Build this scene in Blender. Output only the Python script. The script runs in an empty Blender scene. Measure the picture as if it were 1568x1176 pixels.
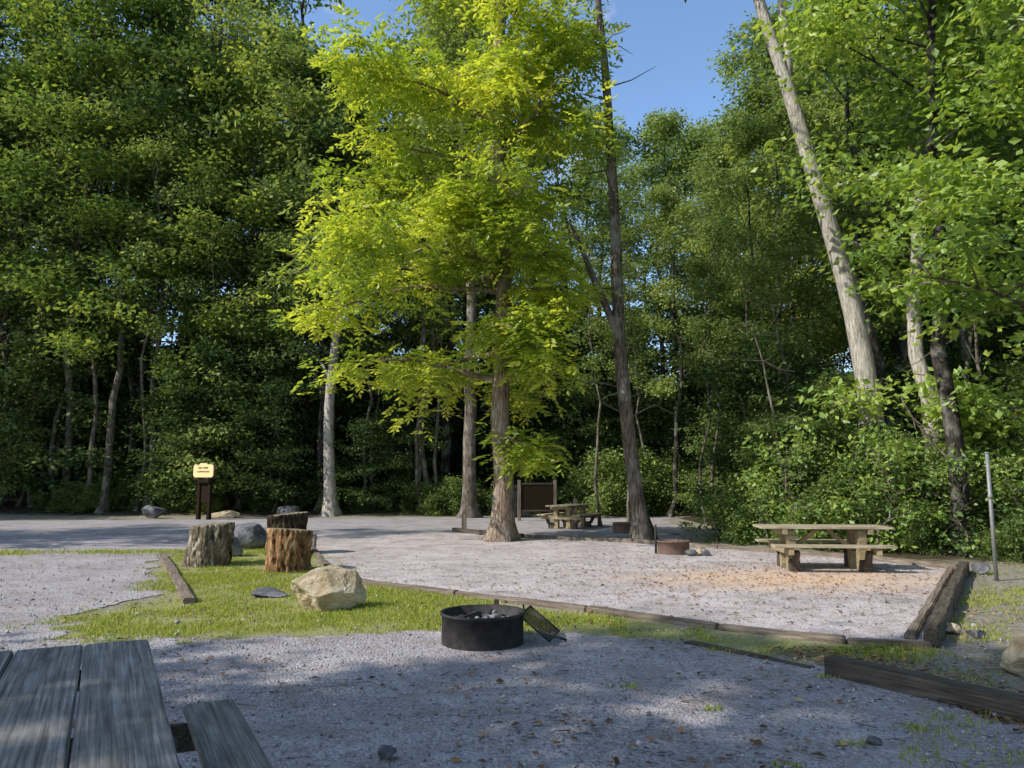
import bpy, bmesh, math, random
import numpy as np
from mathutils import Vector, Matrix, noise as mnoise
from mathutils.geometry import tessellate_polygon

random.seed(7)
scene = bpy.context.scene
COL = scene.collection

# ---------------------------------------------------------------- helpers
def link(o, parent=None):
    COL.objects.link(o)
    if parent: o.parent = parent
    return o

def empty(name, loc=(0,0,0), rz=0):
    e = bpy.data.objects.new(name, None); e.location = loc; e.rotation_euler = (0,0,rz)
    e.empty_display_size = .2
    return link(e)

def quad_mesh(name, V, F, mats, midx=None, tint=None, smooth=None):
    V = np.asarray(V, dtype=np.float32); F = np.asarray(F, dtype=np.int32)
    me = bpy.data.meshes.new(name)
    me.vertices.add(len(V)); me.vertices.foreach_set("co", V.ravel())
    me.loops.add(F.size); me.loops.foreach_set("vertex_index", F.ravel())
    me.polygons.add(len(F)); me.polygons.foreach_set("loop_start", np.arange(0, F.size, 4, dtype=np.int32))
    for m in mats: me.materials.append(m)
    if midx is not None: me.polygons.foreach_set("material_index", np.asarray(midx, dtype=np.int32))
    if smooth is not None: me.polygons.foreach_set("use_smooth", np.asarray(smooth, dtype=bool))
    if tint is not None:
        a = me.attributes.new("tint", 'FLOAT', 'POINT'); a.data.foreach_set("value", np.asarray(tint, dtype=np.float32))
    me.update(calc_edges=True)
    return me

def nd(nt, t, **kw):
    n = nt.nodes.new(t)
    for k, v in kw.items(): setattr(n, k, v)
    return n

def newmat(name):
    m = bpy.data.materials.new(name); m.use_nodes = True
    nt = m.node_tree; nt.nodes.clear()
    out = nt.nodes.new('ShaderNodeOutputMaterial')
    return m, nt, out

def ramp(nt, fac, stops, interp='LINEAR'):
    r = nt.nodes.new('ShaderNodeValToRGB'); r.color_ramp.interpolation = interp
    e = r.color_ramp.elements
    while len(e) < len(stops): e.new(.5)
    for i, (p, c) in enumerate(stops):
        e[i].position = p; e[i].color = (*c, 1) if len(c) == 3 else c
    nt.links.new(fac, r.inputs[0]); return r.outputs[0]

def noise_t(nt, vec, scale, detail=4, rough=.55):
    n = nd(nt, 'ShaderNodeTexNoise'); n.inputs['Scale'].default_value = scale
    n.inputs['Detail'].default_value = detail; n.inputs['Roughness'].default_value = rough
    nt.links.new(vec, n.inputs['Vector']); return n.outputs['Fac']

def mixc(nt, fac, a, b, mode='MIX'):
    m = nt.nodes.new('ShaderNodeMix'); m.data_type = 'RGBA'; m.blend_type = mode
    for s, v in ((m.inputs[0], fac), (m.inputs[6], a), (m.inputs[7], b)):
        if isinstance(v, bpy.types.NodeSocket): nt.links.new(v, s)
        elif isinstance(v, (int, float)): s.default_value = v
        else: s.default_value = (*v, 1)
    return m.outputs[2]

def bump(nt, h, strength, dist):
    b = nt.nodes.new('ShaderNodeBump'); b.inputs['Strength'].default_value = strength
    b.inputs['Distance'].default_value = dist; nt.links.new(h, b.inputs['Height']); return b.outputs[0]

def princ(nt, out, col, rough=.8, nrm=None, metal=0, spec=.3):
    p = nt.nodes.new('ShaderNodeBsdfPrincipled')
    if isinstance(col, bpy.types.NodeSocket): nt.links.new(col, p.inputs['Base Color'])
    else: p.inputs['Base Color'].default_value = (*col, 1)
    p.inputs['Roughness'].default_value = rough; p.inputs['Metallic'].default_value = metal
    p.inputs['Specular IOR Level'].default_value = spec
    if nrm: nt.links.new(nrm, p.inputs['Normal'])
    nt.links.new(p.outputs[0], out.inputs[0]); return p

def coords(nt, which='Object', scale=None, rnd=False):
    tc = nt.nodes.new('ShaderNodeTexCoord'); v = tc.outputs[which]
    if rnd:
        oi = nt.nodes.new('ShaderNodeObjectInfo'); ml = nd(nt, 'ShaderNodeMath', operation='MULTIPLY'); ml.inputs[1].default_value = 37.
        nt.links.new(oi.outputs['Random'], ml.inputs[0])
        va = nd(nt, 'ShaderNodeVectorMath', operation='ADD'); nt.links.new(v, va.inputs[0]); nt.links.new(ml.outputs[0], va.inputs[1]); v = va.outputs[0]
    if scale:
        mp = nt.nodes.new('ShaderNodeMapping'); mp.inputs['Scale'].default_value = scale
        nt.links.new(v, mp.inputs['Vector']); v = mp.outputs[0]
    return v

# ---------------------------------------------------------------- materials
def leaf_mat(name, c_dark, c_mid, c_light, trans=.4, gloss=False):
    m, nt, out = newmat(name)
    at = nd(nt, 'ShaderNodeAttribute', attribute_name='tint')
    oi = nt.nodes.new('ShaderNodeObjectInfo')
    a = nd(nt, 'ShaderNodeMath', operation='MULTIPLY_ADD'); a.inputs[1].default_value = .65
    nt.links.new(at.outputs['Fac'], a.inputs[0])
    b = nd(nt, 'ShaderNodeMath', operation='MULTIPLY'); b.inputs[1].default_value = .35
    nt.links.new(oi.outputs['Random'], b.inputs[0]); nt.links.new(b.outputs[0], a.inputs[2])
    col = ramp(nt, a.outputs[0], [(.1, c_dark), (.5, c_mid), (.9, c_light)])
    if gloss: p = princ(nt, out, col, .42, spec=.5)
    else:
        p = nt.nodes.new('ShaderNodeBsdfDiffuse'); nt.links.new(col, p.inputs[0])
    t = nt.nodes.new('ShaderNodeBsdfTranslucent')
    tc = mixc(nt, 1., col, (1.4, 1.32, .6), 'MULTIPLY'); nt.links.new(tc, t.inputs[0])
    mx = nt.nodes.new('ShaderNodeMixShader'); mx.inputs[0].default_value = trans
    nt.links.new(p.outputs[0], mx.inputs[1]); nt.links.new(t.outputs[0], mx.inputs[2]); nt.links.new(mx.outputs[0], out.inputs[0])
    return m

M_leaf_forest = leaf_mat('leaf_forest', (.08,.13,.05), (.2,.27,.09), (.42,.49,.17))
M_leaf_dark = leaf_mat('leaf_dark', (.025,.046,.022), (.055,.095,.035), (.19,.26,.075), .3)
M_leaf_hero = leaf_mat('leaf_hickory', (.1,.17,.03), (.3,.4,.055), (.6,.64,.1), .5, True)
M_leaf_right = leaf_mat('leaf_maple', (.08,.15,.045), (.22,.34,.075), (.44,.54,.12), .44, True)
M_leaf_shrub = leaf_mat('leaf_shrub', (.05,.09,.03), (.13,.195,.06), (.32,.38,.12))

def bark_mat(name, c1, c2, c3, sc=(9,9,1.6)):
    m, nt, out = newmat(name)
    v = coords(nt, 'Object', sc)
    n1 = noise_t(nt, v, 2.2, 6, .65)
    v2 = coords(nt, 'Object', (1,1,.7)); n2 = noise_t(nt, v2, 2.5, 3)
    col = ramp(nt, n1, [(.32, c1), (.5, c2), (.68, c3)])
    pale = ramp(nt, n2, [(.5,(0,0,0)),(.62,(1,1,1))])
    col = mixc(nt, pale, col, mixc(nt, .35, col, (.4,.38,.33)))
    princ(nt, out, col, .9, bump(nt, n1, .9, .04), spec=.1)
    return m
M_bark = bark_mat('bark_grey_brown', (.03,.024,.02), (.13,.105,.08), (.26,.22,.185))
M_bark_dark = bark_mat('bark_dark', (.01,.009,.008), (.035,.03,.026), (.08,.07,.06))
M_bark_pale = bark_mat('bark_pale', (.12,.1,.08), (.38,.34,.29), (.62,.57,.5))
M_bark_red = bark_mat('bark_hickory', (.05,.033,.022), (.24,.17,.12), (.46,.38,.3), (11,11,1.2))

def gravel_mat(name, tones, orange=False):
    m, nt, out = newmat(name)
    v = coords(nt, 'Object')
    vo = nd(nt, 'ShaderNodeTexVoronoi'); vo.inputs['Scale'].default_value = 42; nt.links.new(v, vo.inputs['Vector'])
    sep = nd(nt, 'ShaderNodeSeparateColor'); nt.links.new(vo.outputs['Color'], sep.inputs[0])
    col = ramp(nt, sep.outputs[0], [(0, tones[0]), (.5, tones[1]), (1, tones[2])])
    col2 = ramp(nt, noise_t(nt, v, 70, 3, .7), [(.3, tones[0]), (.5, tones[1]), (.7, tones[2])])
    col = mixc(nt, .55, col, col2)
    big = noise_t(nt, v, .8, 5, .6)
    col = mixc(nt, 1., col, ramp(nt, big, [(.3,(.74,.72,.71)), (.6,(1.05,1.03,1.03))]), 'MULTIPLY')
    mid = noise_t(nt, v, 14, 4, .75)
    col = mixc(nt, 1., col, ramp(nt, mid, [(.33,(.55,.52,.5)), (.47,(1,1,1)), (.7,(1.06,1.06,1.06))]), 'MULTIPLY')
    dirt = ramp(nt, noise_t(nt, v, 2.2, 8, .72), [(.48,(0,0,0)), (.7,(.8,.8,.8))])
    col = mixc(nt, dirt, col, (.24,.19,.155))
    if orange:
        mp = nt.nodes.new('ShaderNodeMapping'); mp.inputs['Location'].default_value = (-4.6,-12.7,0)
        nt.links.new(v, mp.inputs['Vector'])
        mp2 = nt.nodes.new('ShaderNodeMapping'); mp2.inputs['Scale'].default_value = (.27,.5,1); nt.links.new(mp.outputs[0], mp2.inputs['Vector'])
        ln = nd(nt, 'ShaderNodeVectorMath', operation='LENGTH'); nt.links.new(mp2.outputs[0], ln.inputs[0])
        ad = nd(nt, 'ShaderNodeMath', operation='MULTIPLY_ADD'); ad.inputs[1].default_value = 1.4
        nt.links.new(noise_t(nt, v, 1.7, 7, .7), ad.inputs[0]); nt.links.new(ln.outputs['Value'], ad.inputs[2])
        sc = nd(nt, 'ShaderNodeMath', operation='MULTIPLY'); sc.inputs[1].default_value = .6
        nt.links.new(ad.outputs[0], sc.inputs[0])
        f = ramp(nt, sc.outputs[0], [(.45,(.85,.85,.85)), (.97,(0,0,0))])
        col = mixc(nt, f, col, (.68,.45,.27))
    h = nd(nt, 'ShaderNodeMath', operation='MULTIPLY'); nt.links.new(vo.outputs['Distance'], h.inputs[0]); h.inputs[1].default_value = -1
    h2 = nd(nt, 'ShaderNodeMath', operation='ADD'); nt.links.new(h.outputs[0], h2.inputs[0]); nt.links.new(noise_t(nt, v, 9, 6, .7), h2.inputs[1])
    princ(nt, out, col, .95, bump(nt, h2.outputs[0], .7, .018), spec=.06)
    return m
M_gravel = gravel_mat('gravel_grey', [(.24,.225,.235), (.37,.35,.36), (.51,.485,.49)])
M_gravel_pad = gravel_mat('gravel_pad', [(.34,.305,.3), (.5,.455,.45), (.66,.605,.595)], True)

def ground_mat():
    m, nt, out = newmat('ground_soil_grass')
    v = coords(nt, 'Object')
    at = nd(nt, 'ShaderNodeAttribute', attribute_name='tint')  # 1 grass, .5 dirt/gravel, 0 forest floor
    n = noise_t(nt, v, 3.0, 8, .7); nf = noise_t(nt, v, 30, 6, .7)
    floor = ramp(nt, n, [(.3,(.03,.024,.016)), (.5,(.07,.053,.034)), (.7,(.06,.085,.03))])
    dirt = ramp(nt, nf, [(.3,(.12,.1,.085)), (.5,(.3,.26,.225)), (.7,(.5,.46,.43))])
    grass = ramp(nt, nf, [(.3,(.15,.16,.05)), (.5,(.29,.29,.1)), (.75,(.46,.43,.24))])
    gp = ramp(nt, n, [(.44,(0,0,0)), (.6,(1,1,1))])
    dirt = mixc(nt, gp, dirt, mixc(nt, .6, dirt, (.19,.2,.06)))
    ad = nd(nt, 'ShaderNodeMath', operation='MULTIPLY_ADD'); ad.inputs[1].default_value = .7
    nt.links.new(n, ad.inputs[0]); sb = nd(nt, 'ShaderNodeMath', operation='SUBTRACT'); sb.inputs[1].default_value = .35
    nt.links.new(at.outputs['Fac'], sb.inputs[0]); nt.links.new(sb.outputs[0], ad.inputs[2])
    f1 = ramp(nt, ad.outputs[0], [(.15,(0,0,0)), (.35,(1,1,1))])
    f2 = ramp(nt, ad.outputs[0], [(.66,(0,0,0)), (.84,(1,1,1))])
    col = mixc(nt, f2, mixc(nt, f1, floor, dirt), grass)
    princ(nt, out, col, .95, bump(nt, nf, .8, .03), spec=.1)
    return m
M_ground = ground_mat()

def wood_mat(name, c1, c2, c3, rough=.8, b=.5):
    m, nt, out = newmat(name)
    v = coords(nt, 'Object', (.6, 26, 26), True)
    n = noise_t(nt, v, 2.4, 8, .66)
    v2 = coords(nt, 'Object', (1.5,6,6), True); n2 = noise_t(nt, v2, 2.5, 6, .65)
    col = ramp(nt, n, [(.32, c1), (.5, c2), (.68, c3)])
    col = mixc(nt, 1., col, ramp(nt, n2, [(.3,(.55,.52,.49)), (.65,(1.12,1.1,1.08))]), 'MULTIPLY')
    princ(nt, out, col, rough, bump(nt, n, b, .008), spec=.3)
    return m
M_wood_grey = wood_mat('wood_weathered_grey', (.08,.074,.07), (.25,.235,.22), (.43,.41,.385), .6)
M_wood_tan = wood_mat('wood_tan', (.19,.16,.11), (.42,.36,.25), (.58,.52,.39))
M_wood_post = wood_mat('wood_post', (.15,.115,.06), (.36,.29,.17), (.5,.42,.27))
M_wood_dark = wood_mat('wood_dark_timber', (.03,.024,.018), (.085,.068,.052), (.17,.14,.115))
M_wood_edge = wood_mat('wood_edge_timber', (.08,.058,.042), (.2,.16,.125), (.36,.31,.25))

def simple(name, c, rough=.6, metal=0, var=.25, sc=8, spec=.3):
    m, nt, out = newmat(name); v = coords(nt, 'Object')
    n = noise_t(nt, v, sc, 6, .65)
    col = ramp(nt, n, [(.3, tuple(x*(1-var) for x in c)), (.7, tuple(min(1,x*(1+var)) for x in c))])
    princ(nt, out, col, rough, bump(nt, n, .2, .01), metal, spec); return m
M_brown = simple('brown_painted_board', (.026,.018,.012), .95, 0, .2, 8, .03)
M_steel_dark = simple('steel_black_rusty', (.035,.032,.032), .65, .2, .6, 11)
M_rust = simple('steel_rusty', (.17,.11,.085), .85, 0, .4)
M_ash = simple('ash', (.3,.285,.27), .95, 0, .5, 25)
M_char = simple('charcoal_wood', (.03,.027,.025), .9, 0, .4)
M_cream = simple('sign_cream', (.95,.68,.32), .5, 0, .04)
M_galv = simple('galvanised_pole', (.25,.25,.24), .6, .4, .25)
M_bin = simple('bin_dark_green', (.02,.028,.024), .5, 0, .3)
def tint_mat(name, stops, rough, trans=0):
    m, nt, out = newmat(name); at = nd(nt, 'ShaderNodeAttribute', attribute_name='tint')
    col = ramp(nt, at.outputs['Fac'], stops); p = princ(nt, out, col, rough, spec=.15)
    if trans:
        t = nt.nodes.new('ShaderNodeBsdfTranslucent'); nt.links.new(col, t.inputs[0])
        mx = nt.nodes.new('ShaderNodeMixShader'); mx.inputs[0].default_value = trans
        nt.links.new(p.outputs[0], mx.inputs[1]); nt.links.new(t.outputs[0], mx.inputs[2]); nt.links.new(mx.outputs[0], out.inputs[0])
    return m
M_deadleaf = tint_mat('dead_leaf', [(0,(.06,.035,.02)), (.5,(.19,.1,.05)), (.85,(.38,.2,.09)), (1,(.5,.38,.14))], .8)
M_bits = tint_mat('stone_bits', [(0,(.16,.15,.15)), (.6,(.36,.34,.34)), (1,(.52,.49,.48))], .9)
M_grass = tint_mat('grass_blades', [(0,(.15,.22,.03)), (.5,(.35,.4,.055)), (.85,(.58,.57,.12)), (1,(.6,.52,.27))], .6, .4)

def rock_mat(name, a, b, c):
    m, nt, out = newmat(name); v = coords(nt, 'Object')
    n = noise_t(nt, v, 3.5, 9, .68); n2 = noise_t(nt, v, 22, 5, .7)
    col = ramp(nt, n, [(.32, a), (.5, b), (.66, c)])
    col = mixc(nt, 1., col, ramp(nt, n2, [(.3,(.7,.7,.7)), (.65,(1.08,1.08,1.08))]), 'MULTIPLY')
    princ(nt, out, col, .9, bump(nt, n2, .6, .03), spec=.15); return m
M_rock_tan = rock_mat('rock_sandstone', (.3,.21,.1), (.54,.43,.28), (.64,.56,.43))
M_rock_grey = rock_mat('rock_grey', (.06,.06,.065), (.14,.14,.15), (.26,.26,.27))

def stump_bark(name, a, b, c):
    m, nt, out = newmat(name); v = coords(nt, 'Object', (7,7,2.6)); n = noise_t(nt, v, 1.9, 9, .7)
    n2 = noise_t(nt, coords(nt, 'Object'), 3.2, 5)
    col = ramp(nt, n, [(.38, a), (.5, b), (.62, c)])
    col = mixc(nt, ramp(nt, n2, [(.5,(0,0,0)), (.62,(.55,.55,.55))]), col, (.12,.1,.05))
    princ(nt, out, col, .9, bump(nt, n, 1., .06), spec=.1); return m
M_stA = stump_bark('stump_bark_grey', (.04,.03,.02), (.2,.16,.11), (.5,.44,.35))
M_stB = stump_bark('stump_bark_orange', (.04,.02,.012), (.3,.155,.07), (.52,.34,.19))
M_stC = stump_bark('stump_bark_dark', (.012,.009,.008), (.035,.025,.02), (.08,.06,.045))
def rings():
    m, nt, out = newmat('stump_cut_face'); v = coords(nt, 'Object')
    w = nd(nt, 'ShaderNodeTexWave', wave_type='RINGS', rings_direction='Z'); w.inputs['Scale'].default_value = 9; w.inputs['Distortion'].default_value = 3
    nt.links.new(v, w.inputs['Vector'])
    col = ramp(nt, w.outputs['Fac'], [(0,(.13,.1,.06)), (1,(.34,.29,.2))])
    col = mixc(nt, ramp(nt, noise_t(nt, v, 4, 5), [(.45,(0,0,0)), (.6,(.7,.7,.7))]), col, (.12,.13,.06))
    princ(nt, out, col, .9); return m
M_rings = rings()

# ---------------------------------------------------------------- layout polygons (world metres)
edge_front = [(-5.75,22.7), (-4.7,18.4), (-3.6,15.0), (-2.46,12.35), (-.77,11.0), (.93,9.7), (2.24,8.6), (3.3,7.85), (4.04,7.65)]
edge_right = [(4.04,7.65), (8.0,13.9)]
edge_back = [(8.0,13.9), (7.1,15.7), (4.8,18.2), (2.8,20.2), (.35,21.5)]
pad_poly = edge_front + edge_right[1:] + edge_back[1:] + [(-2,24), (-5,24)]
road_poly = [(-45,22), (-28,29), (-14,31.5), (-6,32.6), (0,35), (7,39), (10,37), (6.2,32), (5.8,26), (4.5,21), (2,20.2), (-3.4,15.2), (-4.6,18.6), (-5.6,21.4),
             (-7.6,17.0), (-6.2,13.4), (-4.85,10.9), (-5.3,9.5), (-4.7,8.2), (-5,5), (-10,1), (-45,1)]
camp_poly = [(-5.0,7.8), (-3.65,8.3), (-2.25,8.15), (-1.1,8.45), (.46,8.4), (1.72,7.85), (2.4,7.4), (3.0,6.2), (3.5,5.1), (4.2,3.2), (6,0), (7,-6), (-14,-6), (-14,4)]
grass_poly = [(-7.55,16.8), (-5.6,20.8), (-4.7,18.4), (-3.6,15.0), (-2.46,12.35), (-.77,11.0), (.93,9.7), (2.24,8.6), (3.3,7.85), (4.04,7.7), (3.63,7.15), (2.4,7.4),
              (1.72,7.75), (.46,8.3), (-1.1,8.3), (-2.25,8.05), (-3.65,8.15), (-4.6,8.0), (-5.2,9.4), (-4.8,10.8), (-6.1,13.4)]
def inpoly(X, Y, poly):
    r = np.zeros(X.shape, bool); n = len(poly)
    for i in range(n):
        x1, y1 = poly[i]; x2, y2 = poly[(i+1) % n]
        c = ((y1 > Y) != (y2 > Y)); xi = (x2-x1)*(Y-y1)/(y2-y1+1e-12)+x1
        r ^= c & (X < xi)
    return r
def distpoly(X, Y, pts):
    d = np.full(X.shape, 1e9); n = len(pts)
    for i in range(n):
        a = np.array(pts[i]); b = np.array(pts[(i+1) % n]); ab = b-a
        t = np.clip(((X-a[0])*ab[0]+(Y-a[1])*ab[1])/(ab@ab+1e-9), 0, 1)
        d = np.minimum(d, np.hypot(X-a[0]-t*ab[0], Y-a[1]-t*ab[1]))
    return d
def H(X, Y):
    X = np.asarray(X, float); Y = np.asarray(Y, float)
    b = np.clip((Y-42)/42, 0, 1)*12
    l = np.clip((-X-20)/60, 0, 1)*np.clip((Y-30)/20, 0, 1)*7
    bank = np.clip((Y-33.5)/3, 0, 1)*.35*np.clip((-X-2)/4, 0, 1)
    return b+l+bank
# ---------------------------------------------------------------- ground
xs = np.concatenate([np.arange(-600,-60,30), np.arange(-60,-12,1.0), np.arange(-12,12,.14), np.arange(12,60,1.0), np.arange(60,631,30)])
ys = np.concatenate([np.arange(-200,-10,20), np.arange(-10,3,1.), np.arange(3,24,.14), np.arange(24,60,1.), np.arange(60,120,5), np.arange(120,900,40)])
GX, GY = np.meshgrid(xs, ys); GZ = H(GX, GY)
near = (GY < 23) & (abs(GX) < 12)
GZ = GZ + np.where(near, (np.sin(GX*2.1+GY)*np.sin(GY*1.7-GX*.6))*.003-.006, 0)
ing = inpoly(GX, GY, grass_poly); dg = distpoly(GX, GY, grass_poly)
gm = np.clip(np.where(ing, .72+dg*.4, .72-dg*.9), 0, 1)
base = np.where((GY < 30) & (GX < 9) & (GY < 22+np.abs(GX)*.5), .5, .5*np.clip(1-(GY-33)/2, 0, 1))
base = np.where(GX > 7.0, .45*np.clip(1-(GX-9)/3, 0, 1)*np.clip(1-(GY-14.5)/2.5, 0, 1), base)
mask = np.maximum(gm, base)
I = np.arange(GX.size).reshape(GX.shape)
F = np.stack([I[:-1,:-1], I[:-1,1:], I[1:,1:], I[1:,:-1]], -1).reshape(-1,4)
me = quad_mesh('ground', np.stack([GX,GY,GZ],-1).reshape(-1,3), F, [M_ground], tint=mask.ravel(), smooth=np.ones(len(F),bool))
link(bpy.data.objects.new('ground', me))

def sheet(name, poly, z, mat, amp=.12):
    pts = []
    n = len(poly)
    for i in range(n):
        a = Vector(poly[i]); b = Vector(poly[(i+1) % n]); L = (b-a).length
        m = max(1, int(L/.07)) if min(abs(a.x),abs(b.x)) < 15 else 8
        for j in range(m):
            p = a.lerp(b, j/m); q = Vector((p.x, p.y, 3.3))
            f = lambda s: mnoise.noise(q*1.1+s)*amp*1.4+mnoise.noise(q*4.5+s)*amp*.7+mnoise.noise(q*13+s)*amp*.35
            pts.append(Vector((p.x+f(Vector((0,0,0)))*.6, p.y+f(Vector((9,9,9))), z)))
    tris = tessellate_polygon([pts])
    me = bpy.data.meshes.new(name); me.from_pydata([tuple(p) for p in pts], [], [tuple(t) for t in tris]); me.materials.append(mat)
    bm = bmesh.new(); bm.from_mesh(me); bmesh.ops.recalc_face_normals(bm, faces=bm.faces)
    for f in bm.faces:
        if f.normal.z < 0: f.normal_flip()
    bm.to_mesh(me); bm.free()
    return link(bpy.data.objects.new(name, me))
sheet('gravel_road', road_poly, .004, M_gravel, .24)
sheet('gravel_campsite_floor', camp_poly, .008, M_gravel, .26)
sheet('gravel_tent_pad', pad_poly, .014, M_gravel_pad, .03)

# ---------------------------------------------------------------- box / timber helpers
def box_obj(name, size, loc=(0,0,0), rot=(0,0,0), mat=None, parent=None, bev=.006, jit=0):
    bm = bmesh.new(); bmesh.ops.create_cube(bm, size=1)
    for v in bm.verts: v.co = Vector((v.co.x*size[0], v.co.y*size[1], v.co.z*size[2]))
    if jit:
        long_e = [e for e in bm.edges if abs((e.verts[0].co-e.verts[1].co).x) > size[0]*.9]
        bmesh.ops.subdivide_edges(bm, edges=long_e, cuts=8, use_grid_fill=True)
        s = random.random()*50
        for v in bm.verts:
            v.co += Vector((0, mnoise.noise(Vector((v.co.x*2.1+s, v.co.y*5, 0))), mnoise.noise(Vector((v.co.x*1.7+s, 5, v.co.z*5)))))*jit
    if bev: bmesh.ops.bevel(bm, geom=[e for e in bm.edges if len(e.link_faces)==2 and e.calc_face_angle(0) > .7], offset=bev, segments=2, affect='EDGES')
    me = bpy.data.meshes.new(name); bm.to_mesh(me); bm.free()
    if mat: me.materials.append(mat)
    o = bpy.data.objects.new(name, me); o.location = loc; o.rotation_euler = rot
    return link(o, parent)
def beam_between(name, a, b, w, h, mat, parent=None, bev=.006, jit=0, ext=0):
    a = Vector(a); b = Vector(b); d = b-a; L = d.length+ext
    q = d.to_track_quat('X', 'Z')
    o = box_obj(name, (L, w, h), (a+b)/2, (0,0,0), mat, parent, bev, jit); o.rotation_euler = q.to_euler(); return o
def timbers(pts, w, h, zc, mat, gap=.02, name='landscape_timber'):
    for a, b in zip(pts[:-1], pts[1:]):
        A = Vector((*a, zc)); Bv = Vector((*b, zc)); L = (Bv-A).length; n = max(1, round(L/2.4))
        for i in range(n):
            p = A.lerp(Bv, i/n); q = A.lerp(Bv, (i+1)/n)
            p.z += random.uniform(-.012,.012); q.z += random.uniform(-.012,.012)
            beam_between(name, p, q, w, h, mat, None, .012, .02, -gap)
timbers(edge_front, .12, .10, .012, M_wood_edge)
timbers(edge_right, .15, .2, .09, M_wood_dark)
timbers([(3.98,7.95),(7.82,14.0)], .1, .08, .03, M_wood_edge)
timbers(edge_back, .13, .12, .045, M_wood_edge)
timbers([(-7.4,16.6), (-4.2,10.3)], .15, .10, .02, M_wood_edge)
timbers([(2.62,6.62), (4.3,4.1)], .15, .16, .065, M_wood_dark)
timbers([(1.72,7.85), (2.58,6.8)], .12, .07, -.01, M_wood_dark)
timbers([(-1.8,24.2), (-.6,22.4), (.3,21.6)], .15, .14, .05, M_wood_dark)

# ---------------------------------------------------------------- picnic tables
def picnic_table(loc, rz, L=2.3, m_top=M_wood_tan, m_leg=M_wood_post, nb=5, pw=.145):
    e = empty('picnic_table', loc, rz)
    for i in range(nb):
        y = (i-(nb-1)/2)*(pw+.012)
        box_obj('top_plank_%d' % (i+1), (L, pw, .042), (random.uniform(-.01,.01), y, .745+random.uniform(-.002,.002)), (0,0,0), m_top, e, .006)
    for s in (-1, 1):
        for j in range(2):
            box_obj('seat_plank', (L*.9, .14, .042), (0, s*(.62+j*.152-.076), .45), (0,0,0), m_top, e, .006)
    for sx in (-1, 1):
        x = sx*L*.27
        for sy in (-1, 1):
            box_obj('leg_post', (.15, .15, .70), (x, sy*.22, .35), (0,0,0), m_leg, e, .008)
            box_obj('leg_foot', (.16, .2, .2), (x, sy*.40, .1), (0,0,0), M_wood_dark, e, .01)
            beam_between('seat_strut', (x, sy*.50, .16), (x, sy*.60, .36), .10, .09, M_wood_dark, e)
        box_obj('top_bearer', (.09, .76, .09), (x+sx*.122, 0, .677), (0,0,0), m_leg, e)
        box_obj('seat_bearer', (.09, 1.48, .12), (x+sx*.122, 0, .367), (0,0,0), m_leg, e)
        beam_between('brace', (x-sx*.08, 0, .36), (sx*.08, 0, .70), .07, .07, m_leg, e)
    return e
picnic_table((5.58,14.1,.014), math.radians(-5), 2.25)
picnic_table((1.95,26.2,.004), math.radians(62), 2.2)
ax = math.atan2(.886,-.464)
d = Vector((-.464,.886)); pn = Vector((-.886,-.464))
endc = Vector((-1.96,4.30))+pn*.46
c = endc-d*1.15
t = empty('picnic_table', (c.x, c.y, 0), ax)
for i in range(3):
    y = .46-.15-i*.306
    box_obj('top_plank_%d' % (i+1), (2.3+random.uniform(-.03,.02), .298, .045), (random.uniform(-.01,.01), y, .728+random.uniform(-.002,.002)), (0,0,0), M_wood_grey, t, .007, .004)
for s in (-1,1):
    box_obj('seat_plank', (1.84,.25,.045), (-.0, s*.75, .42), (0,0,0), M_wood_grey, t, .007, .004)
for sx in (-1,1):
    x = sx*.74
    box_obj('seat_bearer', (.05,1.7,.13), (x,0,.33), (0,0,0), M_wood_dark, t)
    box_obj('top_bearer', (.05,.86,.09), (x,0,.657), (0,0,0), M_wood_dark, t)
    for sy in (-1,1):
        beam_between('leg', (x+sx*.051, sy*.66, .0), (x+sx*.051, sy*.24, .70), .045, .11, M_wood_dark, t)

# ---------------------------------------------------------------- fire rings
def ring_shell(name, R, h, th, mat, parent, seg=56):
    prof = [(R,0), (R,h-.03), (R+.018,h-.028), (R+.02,h), (R-th,h), (R-th,.02)]
    V = []; F = []
    for i in range(seg):
        a = 2*math.pi*i/seg
        for r, z in prof: V.append((r*math.cos(a), r*math.sin(a), z))
    n = len(prof)
    for i in range(seg):
        for j in range(n-1):
            F.append((i*n+j, ((i+1)%seg)*n+j, ((i+1)%seg)*n+j+1, i*n+j+1))
    return link(bpy.data.objects.new(name, quad_mesh(name, V, F, [mat])), parent)
def rod(name, a, b, r, mat, parent=None, n=8):
    a = Vector(a); b = Vector(b)
    bm = bmesh.new(); bmesh.ops.create_cone(bm, cap_ends=True, segments=n, radius1=r, radius2=r, depth=(b-a).length)
    for f in bm.faces: f.smooth = len(f.verts) == 4
    me = bpy.data.meshes.new(name); bm.to_mesh(me); bm.free(); me.materials.append(mat)
    o = bpy.data.objects.new(name, me); o.location = (a+b)/2; o.rotation_euler = (b-a).to_track_quat('Z','Y').to_euler(); return link(o, parent)
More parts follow.
